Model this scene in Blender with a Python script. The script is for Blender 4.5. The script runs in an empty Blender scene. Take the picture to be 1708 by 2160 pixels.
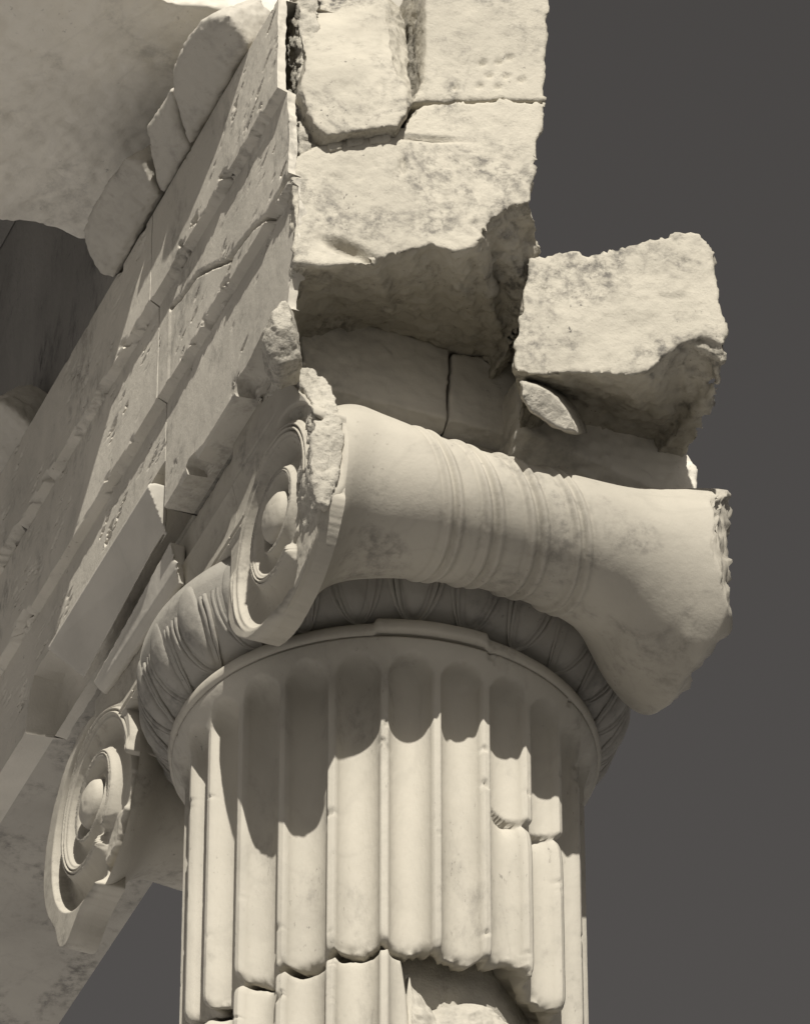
import bpy, bmesh, math
import numpy as np
from mathutils import Matrix, Vector

sc = bpy.context.scene
rad = math.radians

# ------------------------------------------------------------------ camera
TH, PITCH, FPX, SCL = rad(22.3), rad(38.1), 6.5 * 2160, 1514.0
AW = np.array([math.sin(TH), math.cos(TH), 0.0])            # horizontal, away from the viewer
RT = np.array([math.cos(TH), -math.sin(TH), 0.0])           # horizontal, to the right
ZU = np.array([0.0, 0.0, 1.0])
FW = math.cos(PITCH) * AW + math.sin(PITCH) * ZU
UP = -math.sin(PITCH) * AW + math.cos(PITCH) * ZU
DIST = FPX / SCL
CAM = -DIST * (FW + (811 - 854) / FPX * RT + (1080 - 1590) / FPX * UP)
cd = bpy.data.cameras.new('camera')
cam = bpy.data.objects.new('camera', cd)
sc.collection.objects.link(cam)
m = Matrix.Identity(4)
for i in range(3):
    m[i][0], m[i][1], m[i][2], m[i][3] = RT[i], UP[i], -FW[i], CAM[i]
cam.matrix_world = m
cd.sensor_fit = 'VERTICAL'
cd.sensor_height = 36.0
cd.lens = 36.0 * FPX / 2160
cd.clip_start, cd.clip_end = 0.1, 8000
sc.camera = cam

# ------------------------------------------------------------------ light
SUN_AZ, SUN_EL = rad(275), rad(39.5)      # azimuth measured from the viewer's right, counter-clockwise
sh = math.cos(SUN_AZ) * RT + math.sin(SUN_AZ) * AW
SUN = sh * math.cos(SUN_EL) + ZU * math.sin(SUN_EL)
sl = bpy.data.lights.new('sun', 'SUN')
sl.energy, sl.angle, sl.color = 4.35, rad(0.55), (1.0, 0.96, 0.895)
so = bpy.data.objects.new('sun', sl)
sc.collection.objects.link(so)
so.rotation_euler = Vector(SUN).to_track_quat('Z', 'Y').to_euler()

w = bpy.data.worlds.new('World')
sc.world = w
w.use_nodes = True
nt = w.node_tree
bg = nt.nodes['Background']
sky = nt.nodes.new('ShaderNodeTexSky')
sky.sky_type = 'NISHITA'
sky.sun_disc = False
sky.sun_elevation = SUN_EL
sky.sun_rotation = math.atan2(SUN[0], SUN[1])
# black and white film behind a red filter: only the sky's red light, printed on warm paper
sep = nt.nodes.new('ShaderNodeSeparateColor')
tone = nt.nodes.new('ShaderNodeMix')
tone.data_type = 'RGBA'
tone.blend_type = 'MULTIPLY'
tone.inputs[0].default_value = 1.0
tone.inputs[7].default_value = (1.0, 0.935, 0.90, 1)
nt.links.new(sky.outputs[0], sep.inputs[0])
nt.links.new(sep.outputs[0], tone.inputs[6])
nt.links.new(tone.outputs[2], bg.inputs[0])
bg.inputs[1].default_value = 0.054

vs = sc.view_settings
vs.view_transform, vs.look, vs.gamma, vs.exposure = 'Standard', 'None', 1.0, 0.56
vs.use_curve_mapping = False
sc.cycles.diffuse_bounces = 3

# ------------------------------------------------------------------ tools
rng = np.random.default_rng(7)
_perm = np.random.default_rng(3).permutation(256)
_perm = np.concatenate([_perm, _perm, _perm])
_grad = np.random.default_rng(5).normal(size=(256, 3))
_grad /= np.linalg.norm(_grad, axis=1)[:, None]

def noise(p):
    """gradient noise, p is (n, 3), about -0.7 .. 0.7"""
    i = np.floor(p).astype(int)
    f = p - i
    u = f * f * f * (f * (f * 6 - 15) + 10)
    out = 0
    for dx in (0, 1):
        for dy in (0, 1):
            for dz in (0, 1):
                h = _perm[(_perm[(_perm[(i[:, 0] + dx) & 255] + i[:, 1] + dy) & 255] + i[:, 2] + dz) & 255]
                g = _grad[h]
                d = (g[:, 0] * (f[:, 0] - dx) + g[:, 1] * (f[:, 1] - dy) + g[:, 2] * (f[:, 2] - dz))
                wx = u[:, 0] if dx else 1 - u[:, 0]
                wy = u[:, 1] if dy else 1 - u[:, 1]
                wz = u[:, 2] if dz else 1 - u[:, 2]
                out = out + d * wx * wy * wz
    return out

def fbm(p, size, octaves=4, seed=0.0):
    p = np.asarray(p, float) / size + seed
    shp = p.shape[:-1]
    p = p.reshape(-1, 3)
    a, t, s = 1.0, 0.0, 0
    for k in range(octaves):
        t = t + a * noise(p * (2.03 ** k) + 17.3 * k)
        s += a
        a *= 0.55
    return (t / s).reshape(shp)

def sstep(a, b, x):
    t = np.clip((x - a) / (b - a), 0, 1)
    return t * t * (3 - 2 * t)

def ray(u, v):
    return FW + (u - 854) / FPX * RT + (1080 - v) / FPX * UP

def at(u, v, ax, val):
    """point of the photograph (1708 x 2160) on the plane where axis ax has the value val"""
    d = ray(u, v)
    return CAM + (val - CAM[ax]) / d[ax] * d

def atp(u, v, p0, n):
    d = ray(u, v)
    n = np.asarray(n, float)
    return CAM + np.dot(np.asarray(p0) - CAM, n) / np.dot(d, n) * d

def tag(o, label=None, cat=None, group=None, kind=None):
    if label: o['label'] = label
    if cat: o['category'] = cat
    if group: o['group'] = group
    if kind: o['kind'] = kind
    return o

def thing(name, label, cat, loc, group=None):
    o = bpy.data.objects.new(name, None)
    sc.collection.objects.link(o)
    o.location = loc
    o.empty_display_size = 0.1
    return tag(o, label, cat, group)

def wloc(o):
    t = Vector((0, 0, 0))
    while o is not None:
        t += o.location
        o = o.parent
    return np.array(t)

def mk(name, V, F, mat, parent=None, smooth=True, loc=None, sharp=None):
    """link world-space vertices as one object whose origin is at loc (or the base of the mesh)"""
    V = np.asarray(V, float)
    if parent is not None:
        base = wloc(parent)
        o_loc = np.zeros(3)
    else:
        base = np.array(loc if loc is not None else (V[:, 0].mean(), V[:, 1].mean(), V[:, 2].min()))
        o_loc = base
    me = bpy.data.meshes.new(name)
    L = V - base
    if isinstance(F, np.ndarray) and F.ndim == 2:
        n, k = F.shape
        me.vertices.add(len(L))
        me.vertices.foreach_set('co', L.ravel())
        me.loops.add(n * k)
        me.loops.foreach_set('vertex_index', F.ravel().astype(np.int32))
        me.polygons.add(n)
        me.polygons.foreach_set('loop_start', np.arange(0, n * k, k, dtype=np.int32))
        me.update(calc_edges=True)
    else:
        me.from_pydata(L.tolist(), [], [list(map(int, f)) for f in F])
        me.update()
    me.validate()
    me.polygons.foreach_set('use_smooth', [smooth] * len(me.polygons))
    if sharp: me.set_sharp_from_angle(angle=rad(sharp))
    me.materials.append(mat)
    o = bpy.data.objects.new(name, me)
    sc.collection.objects.link(o)
    o.location = o_loc
    if parent is not None:
        o.parent = parent
    return o

def grid_faces(nr, nc, wrap=False, flip=False):
    r = np.arange(nr - 1)[:, None]
    c = np.arange(nc if wrap else nc - 1)[None, :]
    c2 = (c + 1) % nc
    a, b, d, e = r * nc + c, r * nc + c2, (r + 1) * nc + c2, (r + 1) * nc + c
    f = np.stack([a, b, d, e], -1).reshape(-1, 4)
    return f[:, ::-1] if flip else f

def remesh(V, F, voxel):
    """closed polyhedron -> even mesh (numpy vertices and quads)"""
    bm = bmesh.new()
    vs_ = [bm.verts.new(p) for p in V]
    for f in F:
        try:
            bm.faces.new([vs_[i] for i in f])
        except ValueError:
            pass
    bmesh.ops.triangulate(bm, faces=[f for f in bm.faces if len(f.verts) > 4])
    bmesh.ops.recalc_face_normals(bm, faces=bm.faces)
    me = bpy.data.meshes.new('tmp')
    bm.to_mesh(me)
    bm.free()
    ob = bpy.data.objects.new('tmp', me)
    sc.collection.objects.link(ob)
    md = ob.modifiers.new('r', 'REMESH')
    md.mode = 'VOXEL'
    md.voxel_size = voxel
    dg = bpy.context.evaluated_depsgraph_get()
    ev = ob.evaluated_get(dg)
    m2 = ev.to_mesh()
    nv, nf = len(m2.vertices), len(m2.polygons)
    co = np.empty(nv * 3)
    m2.vertices.foreach_get('co', co)
    li = np.empty(len(m2.loops), np.int32)
    m2.loops.foreach_get('vertex_index', li)
    ev.to_mesh_clear()
    bpy.data.objects.remove(ob)
    bpy.data.meshes.remove(me)
    return co.reshape(-1, 3), li.reshape(nf, 4)

def relax(V, F, n):
    e = np.concatenate([F[:, [0, 1]], F[:, [1, 2]], F[:, [2, 3]], F[:, [3, 0]]])
    e = np.concatenate([e, e[:, ::-1]])
    cnt = np.bincount(e[:, 0], minlength=len(V))[:, None]
    for _ in range(n):
        s = np.stack([np.bincount(e[:, 0], V[e[:, 1], k], len(V)) for k in range(3)], 1)
        V = 0.4 * V + 0.6 * s / np.maximum(cnt, 1)
    return V

def normals(V, F):
    a = V[F[:, 2]] - V[F[:, 0]]
    b = V[F[:, 3]] - V[F[:, 1]]
    n = np.cross(a, b)
    N = np.zeros_like(V)
    for k in range(4):
        for j in range(3):
            N[:, j] += np.bincount(F[:, k], n[:, j], len(V))
    return N / np.maximum(np.linalg.norm(N, axis=1)[:, None], 1e-12)

def facets(p, cell, seed=0):
    """piecewise flat height, like the faces a hammer leaves in broken stone (about -1 .. 1)"""
    q = p / cell + seed
    i0 = np.floor(q).astype(int)
    best = np.full(len(p), 9.0)
    out = np.zeros(len(p))
    for dx in (-1, 0, 1):
        for dy in (-1, 0, 1):
            for dz in (-1, 0, 1):
                c = i0 + np.array([dx, dy, dz])
                h = _perm[(_perm[(_perm[c[:, 0] & 255] + c[:, 1]) & 255] + c[:, 2]) & 255]
                ctr = c + 0.5 + 0.45 * _grad[h]
                d = q - ctr
                r = (d ** 2).sum(1)
                v = (h / 255.0 - 0.5) * 0.9 + (d * _grad[(h * 7 + 31) & 255]).sum(1) * 1.1
                m_ = r < best
                out[m_] = v[m_]
                best = np.minimum(best, r)
    return out

def loft(loops):
    """rings of equal length -> closed polyhedron"""
    n = len(loops[0])
    V = [p for l in loops for p in l]
    F = []
    for k in range(len(loops) - 1):
        for i in range(n):
            j = (i + 1) % n
            F.append([k * n + i, k * n + j, (k + 1) * n + j, (k + 1) * n + i])
    F.append(list(range(n))[::-1])
    F.append([(len(loops) - 1) * n + i for i in range(n)])
    return np.array(V), F

def rock(name, loops, mat, parent=None, voxel=0.004, smooth=1, rough=0.0015, size=0.05, coarse=0.0,
         csize=0.12, mask=None, clips=(), seed=0.0, pits=0.0, facet=0.45, cell=0.035, dents=()):
    V, F = loft([np.asarray(l, float) for l in loops])
    V, F = remesh(V, F, voxel)
    for p0, n, r in clips:                      # fracture planes that cut pieces off
        n = np.asarray(n, float)
        n /= np.linalg.norm(n)
        d = (V - np.asarray(p0)) @ n - r * fbm(V, 0.045, 4, seed + 3)
        V = V - np.clip(d, 0, None)[:, None] * n
    V = relax(V, F, smooth)
    N = normals(V, F)
    h = rough * fbm(V, size, 5, seed) + 0.35 * rough * fbm(V, size * 0.22, 3, seed + 9)
    h = h - 0.9 * rough * np.abs(fbm(V, size * 0.6, 3, seed + 13))
    h = h + facet * rough * (facets(V + 0.012 * np.stack([fbm(V, 0.03, 2, seed + k) for k in (1, 2, 3)], 1), cell, seed) + 0.5 * facets(V, cell * 0.4, seed + 4))
    if coarse:
        h = h + coarse * fbm(V, csize, 3, seed + 5)
    if mask is not None:
        h = h * mask(V, N)
    if pits:
        q = fbm(V, 0.02, 2, seed + 21)
        h = h - pits * sstep(0.28, 0.5, q)
    for c_, ax_, hl, hw, dp in dents:
        ax_ = np.asarray(ax_, float) / np.linalg.norm(ax_)
        d = V - c_
        al = d @ ax_
        pr = np.linalg.norm(d - al[:, None] * ax_, axis=1)
        h = h - dp * np.exp(-np.clip((al / hl) ** 2 + (pr / hw) ** 2, 0, 30) ** 1.5)
    V = V + N * h[:, None]
    return mk(name, V, F, mat, parent)

def fracture(lo, hi, n0=(0, -1, 0), cut=0.85):
    """roughness: lo on the dressed face whose normal is n0, hi elsewhere"""
    n0 = np.asarray(n0, float)
    def f(V, N):
        return hi + (lo - hi) * sstep(cut - 0.15, cut, N @ n0)
    return f

# ------------------------------------------------------------------ materials
def marble(name, base, dark, stain=0.5, scale=1.0, bump=0.35, streak=0.0, speck=0.5, rough=0.78, cover=0.0):
    mt = bpy.data.materials.new(name)
    mt.use_nodes = True
    t = mt.node_tree
    N, L = t.nodes, t.links
    b = N['Principled BSDF']
    b.inputs['Roughness'].default_value = rough
    b.inputs['Specular IOR Level'].default_value = 0.25
    geo = N.new('ShaderNodeNewGeometry')
    mp = N.new('ShaderNodeMapping')
    mp.inputs['Scale'].default_value = (1, 1, 1.0 - 0.75 * streak)
    L.new(geo.outputs['Position'], mp.inputs['Vector'])
    def nz(sz, det=8, ro=0.6, dist=0.0):
        n = N.new('ShaderNodeTexNoise')
        n.inputs['Scale'].default_value = sz * scale
        n.inputs['Detail'].default_value = det
        n.inputs['Roughness'].default_value = ro
        n.inputs['Distortion'].default_value = dist
        L.new(mp.outputs[0], n.inputs['Vector'])
        return n.outputs['Fac']
    def rng_(src, a, c, lo=0.0, hi=1.0):
        n = N.new('ShaderNodeMapRange')
        n.interpolation_type = 'SMOOTHSTEP'
        n.inputs[1].default_value, n.inputs[2].default_value = a, c
        n.inputs[3].default_value, n.inputs[4].default_value = lo, hi
        L.new(src, n.inputs[0])
        return n.outputs[0]
    def mix(fac, a, c):
        n = N.new('ShaderNodeMix')
        n.data_type = 'RGBA'
        if isinstance(fac, float): n.inputs[0].default_value = fac
        else: L.new(fac, n.inputs[0])
        if isinstance(a, tuple): n.inputs[6].default_value = (*a, 1)
        else: L.new(a, n.inputs[6])
        if isinstance(c, tuple): n.inputs[7].default_value = (*c, 1)
        else: L.new(c, n.inputs[7])
        return n.outputs[2]
    def mul(a, c):
        n = N.new('ShaderNodeMath')
        n.operation = 'MULTIPLY'
        for k, x in ((0, a), (1, c)):
            if isinstance(x, float): n.inputs[k].default_value = x
            else: L.new(x, n.inputs[k])
        return n.outputs[0]
    mid = tuple(0.82 * x for x in base)
    col = mix(rng_(nz(5, 6, 0.55), 0.35, 0.68), base, mid)                    # broad clouding of the marble
    patch = rng_(nz(6.5, 9, 0.68, 0.6), 0.47 - cover, 0.66 - cover)                            # weather stains
    grain = rng_(nz(60, 6, 0.7), 0.38, 0.66)
    col = mix(mul(mul(patch, grain), stain), col, dark)
    pit = rng_(nz(150, 3, 0.6), 0.62, 0.74)
    col = mix(mul(pit, mul(rng_(nz(9, 4, 0.6), 0.48, 0.64), speck)), col, dark)
    vein = N.new('ShaderNodeTexNoise')
    vein.inputs['Scale'].default_value = 3.1 * scale
    vein.inputs['Detail'].default_value = 5
    vein.inputs['Distortion'].default_value = 1.2
    L.new(mp.outputs[0], vein.inputs['Vector'])
    va = N.new('ShaderNodeMath'); va.operation = 'SUBTRACT'; va.inputs[1].default_value = 0.5
    L.new(vein.outputs['Fac'], va.inputs[0])
    vb = N.new('ShaderNodeMath'); vb.operation = 'ABSOLUTE'
    L.new(va.outputs[0], vb.inputs[0])
    col = mix(mul(rng_(vb.outputs[0], 0.0, 0.02, 1.0, 0.0), 0.06), col, dark)
    L.new(col, b.inputs['Base Color'])
    hsum = N.new('ShaderNodeMath'); hsum.operation = 'ADD'
    L.new(mul(nz(45, 8, 0.68), 1.0), hsum.inputs[0])
    L.new(mul(nz(190, 4, 0.6), 0.35), hsum.inputs[1])
    bp = N.new('ShaderNodeBump')
    bp.inputs['Strength'].default_value = bump
    bp.inputs['Distance'].default_value = 0.004
    L.new(hsum.outputs[0], bp.inputs['Height'])
    L.new(bp.outputs[0], b.inputs['Normal'])
    return mt

STAIN = (0.085, 0.079, 0.070)
M_col = marble('fluted_marble', (0.41, 0.382, 0.320), STAIN, 0.45, bump=0.28, streak=0.65, speck=0.55)
M_cap = marble('carved_marble', (0.40, 0.371, 0.308), STAIN, 0.55, bump=0.22, speck=0.5)
M_block = marble('weathered_marble', (0.44, 0.408, 0.335), STAIN, 0.9, bump=0.7, speck=1.0, cover=0.02)
M_face = marble('facade_marble', (0.50, 0.467, 0.395), STAIN, 0.55, bump=0.35, streak=0.5, speck=0.7)
M_new = marble('new_marble', (0.47, 0.442, 0.38), STAIN, 0.0, bump=0.1, speck=0.1)
M_frac = marble('broken_marble', (0.42, 0.392, 0.328), STAIN, 0.7, scale=1.6, bump=0.9, speck=0.9, rough=0.9)
M_soff = marble('shaded_marble', (0.42, 0.393, 0.335), STAIN, 0.45, bump=0.3, streak=0.0, speck=0.5)
M_egg = marble('shade_toned_marble', (0.30, 0.282, 0.242), STAIN, 0.6, bump=0.3, speck=0.6)  # base darkened to paint the shade under the bolster on the egg ring
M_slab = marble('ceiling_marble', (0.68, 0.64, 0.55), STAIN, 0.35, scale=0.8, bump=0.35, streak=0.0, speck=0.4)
M_recess = marble('recess_shade_marble', (0.22, 0.208, 0.185), (0.05, 0.047, 0.043), 0.9, bump=0.5, streak=0.8, speck=0.6)  # streaked marble, base darkened to stand in for deep recess shade
M_stained = marble('stained_marble', (0.44, 0.408, 0.335), STAIN, 1.0, scale=1.2, bump=0.5, speck=1.0, cover=0.07)
M_under = marble('shaded_stained_soffit', (0.34, 0.318, 0.27), STAIN, 0.8, bump=0.3, speck=0.5, cover=0.03)  # mottled stains over a base darkened to paint underside shade
M_pave = marble('bounce_paving', (0.66, 0.655, 0.68), (0.45, 0.45, 0.46), 0.4, scale=0.3, bump=0.4)  # pale bluish tone chosen to bounce cool light into the shadows
M_ground = marble('rock_ground', (0.10, 0.10, 0.105), (0.055, 0.055, 0.057), 0.5, scale=0.15, bump=0.5)

# ------------------------------------------------------------------ the place below
def box(name, lo, hi, mat, **kw):
    x0, y0, z0 = lo
    x1, y1, z1 = hi
    V = [(x, y, z) for z in (z0, z1) for y in (y0, y1) for x in (x0, x1)]
    F = [(0, 2, 3, 1), (4, 5, 7, 6), (0, 1, 5, 4), (2, 6, 7, 3), (0, 4, 6, 2), (1, 3, 7, 5)]
    return mk(name, V, F, mat, smooth=False, **kw)

ZP = -4.1
G = 3000.0
gz = ZP - 2.9
g = mk('ground', [(-G, -G, gz), (G, -G, gz), (G, G, gz), (-G, G, gz)], [(0, 1, 2, 3)], M_ground, smooth=False, loc=(0, 0, gz))
tag(g, kind='structure')
p = box('bounce_podium', (-9.0, -0.9, gz), (4.0, 9.0, ZP), M_pave)  # unseen podium, widened to reflect light up onto the slab soffit
tag(p, kind='structure')

# ------------------------------------------------------------------ column
A_VIEW = math.atan2(CAM[1], CAM[0])
PITCHA = 2 * math.pi / 24

def cyl(u, v, R=0.276):
    """photo point -> (angle offset from the viewer, z) on the column"""
    d = ray(u, v)
    a = d[0] ** 2 + d[1] ** 2
    b = CAM[0] * d[0] + CAM[1] * d[1]
    c = CAM[0] ** 2 + CAM[1] ** 2 - R * R
    disc = max(b * b - a * c, 0)
    t = (-b - math.sqrt(disc)) / a
    P = CAM + t * d
    return math.remainder(math.atan2(P[1], P[0]) - A_VIEW, 2 * math.pi), P[2]

def curve(pts):
    q = sorted(cyl(u, v) for u, v in pts)
    return np.array([a for a, _ in q]), np.array([z for _, z in q])

def flute(a, z, zt=-0.037, D=0.028):
    """depth of the fluting at angle a (from the viewer) and height z"""
    t = a / PITCHA
    loc = t - np.floor(t) - 0.5                         # fillets at 0, flute centre at 0.5
    hw = 0.432
    rr = 0.0315
    zc = zt - rr
    q = (loc / hw) ** 2 + np.where(z > zc, ((z - zc) / rr) ** 2, 0)
    return D * np.sqrt(np.clip(1 - q, 0, None)), np.abs(loc)

crack_a, crack_z = curve([(1028, 1632), (1055, 1680), (1090, 1712), (1130, 1740), (1180, 1757), (1215, 1785)])
up_a, up_z = curve([(398, 2140), (430, 2122), (462, 2108), (490, 2072), (512, 2060), (545, 2062), (575, 2050), (592, 2030),
                    (640, 2022), (685, 2006), (700, 1992), (760, 1990), (800, 1980), (830, 1988), (870, 1988), (900, 1986),
                    (930, 2000), (985, 2006), (1010, 2018), (1060, 2016), (1105, 2020), (1125, 2056), (1160, 2092),
                    (1190, 2130), (1215, 2160)])
lo_a, lo_z = curve([(398, 2168), (430, 2150), (470, 2112), (497, 2074), (540, 2070), (590, 2046), (640, 2030), (690, 2016),
                    (740, 1999), (800, 1999), (850, 1993), (874, 1999), (880, 2012), (872, 2040), (862, 2066), (872, 2084),
                    (940, 2070), (1040, 2058), (1090, 2076), (1130, 2110), (1150, 2150), (1200, 2200)])

col = thing('fluted_column', 'sunlit fluted marble column shaft cracked near the bottom of the picture', 'column', (0, 0, ZP))
NA = 24 * 30
ang = np.arange(NA) / NA * 2 * math.pi - math.pi

def polar(a, r, z):
    t = a + A_VIEW
    return np.stack([r * np.cos(t), r * np.sin(t), z], -1)

def shaft_r(a, z, top=True):
    base = 0.276 + 0.006 * np.clip(-z - 0.45, 0, 10) / 3.0
    if top:
        base = base + 0.020 * sstep(-0.075, -0.014, z) ** 1.5
    f, edge = flute(a, z)
    P = polar(a, base, z)
    chip = np.clip(fbm(P, 0.04, 4, 2.0) - 0.19, 0, None) * 0.06 * sstep(0.36, 0.46, edge)
    return base - f - chip + 0.0006 * fbm(P, 0.02, 3, 8.0)

# upper drum
zt = np.concatenate([np.linspace(-0.018, -0.16, 72), np.linspace(-0.163, -0.345, 58), np.linspace(-0.347, -0.42, 30)])
nrow = len(zt)
A = np.repeat(ang[None], nrow, 0)
zb = np.interp(ang, up_a, up_z)
zb = zb + 0.0035 * fbm(polar(ang, 0.276 + 0 * ang, 0 * ang), 0.012, 4, 44.0) + 0.007 * fbm(polar(ang, 0.276 + 0 * ang, 0 * ang), 0.025, 3, 4.0)
tt = (zt - zt[0]) / (zt[-1] - zt[0])
Z = zt[0] + (zb[None] - zt[0]) * tt[:, None]
R = shaft_r(A, Z)
e = Z - zb[None]
P0 = polar(A.ravel(), np.full(A.size, 0.276), Z.ravel())
nz1 = fbm(P0, 0.03, 4, 1.0).reshape(A.shape)
nzf = fbm(P0, 0.012, 3, 41.0).reshape(A.shape)
R = R - 0.013 * np.exp(-np.clip(e, 0, None) / 0.006) * (0.7 + 1.4 * nz1 + 1.6 * nzf)
# the patched crack on the right: the shaft below the crack lies back a little, then comes out again
cz = np.interp(A, crack_a, crack_z, left=9, right=9)
below = cz - Z
inr = (A > crack_a[0]) & (A < crack_a[-1] + 0.3) & (below > 0) & (below < 0.3)
dep = np.where(inr, 0.020 * np.exp(-below / 0.014) * sstep(crack_a[0], crack_a[0] + 0.20, A) * sstep(0.0, 0.007, below), 0)
R = R - dep * (1 + 0.5 * nz1)
rows = [polar(ang, np.full(NA, 0.20), np.full(NA, -0.018))] + [polar(A[i], R[i], Z[i]) for i in range(nrow)]
rows.append(polar(ang, R[-1] - 0.015, zb + 0.004))
rows.append(polar(ang, np.full(NA, 0.225), zb + 0.022))
rows.append(polar(ang, np.full(NA, 0.17), zb + 0.05))
V = np.concatenate(rows)
tag(mk('drum', V, grid_faces(len(rows), NA, True, True), M_col, col), 'upper drum with shell-ended flutes and a jagged lower edge')

# lower drum
zl = np.interp(ang, lo_a, lo_z)
zl = zl + 0.005 * fbm(polar(ang, 0.276 + 0 * ang, 0 * ang), 0.02, 3, 14.0)
broke_a0, broke_a1 = cyl(868, 2060)[0], cyl(1150, 2120)[0]
dz = np.concatenate([np.linspace(0, 0.10, 60), np.linspace(0.105, 0.25, 30), np.linspace(0.4, 1.0, 4)])
Z = zl[None] - dz[:, None]
Z[-1] = ZP
Z[-2] = -2.6
Z[-3] = -1.2
A = np.repeat(ang[None], len(dz), 0)
R = shaft_r(A, Z, False)
P0 = polar(A.ravel(), np.full(A.size, 0.276), Z.ravel())
nz2 = fbm(P0, 0.035, 5, 6.0).reshape(A.shape)
brk = sstep(broke_a0 - 0.02, broke_a0 + 0.03, A) * (1 - sstep(broke_a1, broke_a1 + 0.12, A)) * (1 - sstep(0.09, 0.16, dz))[:, None]
R = R * (1 - brk) + brk * (0.252 - 0.045 * np.exp(-dz / 0.03)[:, None] + 0.02 * nz2)
R = R - 0.013 * np.exp(-dz / 0.005)[:, None] * (0.7 + 1.3 * nz2)
rows = [polar(ang, np.full(NA, 0.17), zl - 0.012), polar(ang, R[0] - 0.035, zl - 0.004)] + [polar(A[i], R[i], Z[i]) for i in range(len(dz))]
tag(mk('drum', np.concatenate(rows), grid_faces(len(rows), NA, True, True), M_col, col), 'lower drum with a deep broken hollow on its right')
# stone inside the break
zz = np.linspace(-0.2, -0.75, 60)
aa = np.linspace(-math.pi, math.pi, 240, endpoint=False)
A2, Z2 = np.meshgrid(aa, zz)
P0 = polar(A2.ravel(), np.full(A2.size, 0.2), Z2.ravel())
R2 = 0.205 + 0.02 * fbm(P0, 0.09, 4, 3.0).reshape(A2.shape)
mk('core', polar(A2.ravel(), R2.ravel(), Z2.ravel()), grid_faces(60, 240, True, True), M_frac, col)

# ------------------------------------------------------------------ capital
EY, EZ, RV = 0.358, 0.069, 0.157
XF = -0.305
cap = thing('ionic_capital', 'broken ionic capital with two scroll volutes on top of the fluted column', 'column capital', (0, 0, -0.018))

def lathe(name, prof, mat, n=240, parent=cap, noise_amp=0.0008, seed=0.0):
    a = np.linspace(-math.pi, math.pi, n, endpoint=False)
    rows = []
    for r, z in prof:
        rows.append(polar(a, np.full(n, r), np.full(n, z)))
    V = np.concatenate(rows)
    V = V * (1 + (noise_amp * fbm(V, 0.03, 4, seed) / 0.3)[:, None] * np.array([1, 1, 0]))
    return mk(name, V, grid_faces(len(prof), n, True), mat, parent)

# moulded rim at the top of the shaft, two fillets, with a stretch broken away on the left of the viewer
n = 360
a = np.linspace(-math.pi, math.pi, n, endpoint=False)
prof = [(0.24, -0.0165), (0.297, -0.0165), (0.3005, -0.0155), (0.3025, -0.012), (0.3035, -0.006), (0.3025, -0.001), (0.300, 0.002), (0.296, 0.0035),
        (0.294, 0.005), (0.291, 0.009), (0.284, 0.012), (0.27, 0.013)]
rows = []
aL, aR = cyl(786, 1335, 0.30)[0], cyl(1032, 1372, 0.30)[0]
chipz = sstep(aL, aL + 0.02, a) * (1 - sstep(aR - 0.02, aR, a))
for r, z in prof:
    rr_ = np.full(n, r) - 0.002 + 0.006 * chipz * (r > 0.28)
    zz_ = np.full(n, z) + 0.004 * chipz
    P0 = polar(a, rr_, zz_)
    rr_ = rr_ + 0.0025 * np.minimum(fbm(P0, 0.04, 4, 5.0), 0.1)
    rows.append(polar(a, rr_, zz_))
mk('rim', np.concatenate(rows), grid_faces(len(prof), n, True), M_cap, cap)

# echinus
EP = np.array([(0.25, 0.012), (0.286, 0.014), (0.301, 0.022), (0.318, 0.038), (0.332, 0.060), (0.342, 0.086), (0.346, 0.112), (0.345, 0.136), (0.25, 0.15)])
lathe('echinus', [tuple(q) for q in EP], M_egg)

def on_profile(t):
    """point and outward normal of the echinus profile, t in 0..1 from its foot to its top"""
    q = EP[1:8]
    L = np.concatenate([[0], np.cumsum(np.linalg.norm(np.diff(q, axis=0), axis=1))])
    L /= L[-1]
    r, z = np.interp(t, L, q[:, 0]), np.interp(t, L, q[:, 1])
    d = 0.06
    dr = np.interp(np.clip(t + d, 0, 1), L, q[:, 0]) - np.interp(np.clip(t - d, 0, 1), L, q[:, 0])
    dz = np.interp(np.clip(t + d, 0, 1), L, q[:, 1]) - np.interp(np.clip(t - d, 0, 1), L, q[:, 1])
    n = np.hypot(dr, dz)
    return r, z, dz / n, -dr / n

EL = Vector((0.0, 0.0, 0.018))       # capital base to rim plane
def egg():
    k, q = 12, 36
    Rg, Tg = np.meshgrid(np.linspace(0, 1, k), np.linspace(0, 2 * math.pi, q, endpoint=False), indexing='ij')
    t = 0.50 + 0.46 * Rg * np.sin(Tg)
    wd = 0.0215 * (1 + 0.22 * Rg * np.sin(Tg)) * Rg * np.cos(Tg)
    r, z, nr_, nz_ = on_profile(t)
    h = 0.008 * np.sqrt(np.clip(1 - Rg ** 2, 0, 1)) - 0.001
    r, z = r + nr_ * h, z + nz_ * h
    a = wd / 0.33
    return np.stack([r * np.cos(a), r * np.sin(a), z], -1).reshape(-1, 3), grid_faces(k, q, True)
def egg_frame(wid, hgt):
    k, q = 34, 8
    rows = []
    for th in np.linspace(rad(25), rad(-205), k):
        t = 0.50 + 0.50 * math.sin(th)
        wd = wid * (1 + 0.16 * math.sin(th)) * math.cos(th)
        r, z, nr_, nz_ = on_profile(t)
        o = np.linspace(0, 2 * math.pi, q, endpoint=False)
        h = 0.0005 + hgt * np.cos(o)
        a = (wd + 0.0040 * np.sin(o) * math.cos(th)) / 0.33
        rr_, zz_ = r + nr_ * h, z + nz_ * h + 0.0035 * np.sin(o) * math.sin(th)
        rows.append(np.stack([rr_ * np.cos(a), rr_ * np.sin(a), zz_], -1))
    return np.concatenate(rows), grid_faces(k, q, True)
eggV, eggF = egg()
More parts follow.
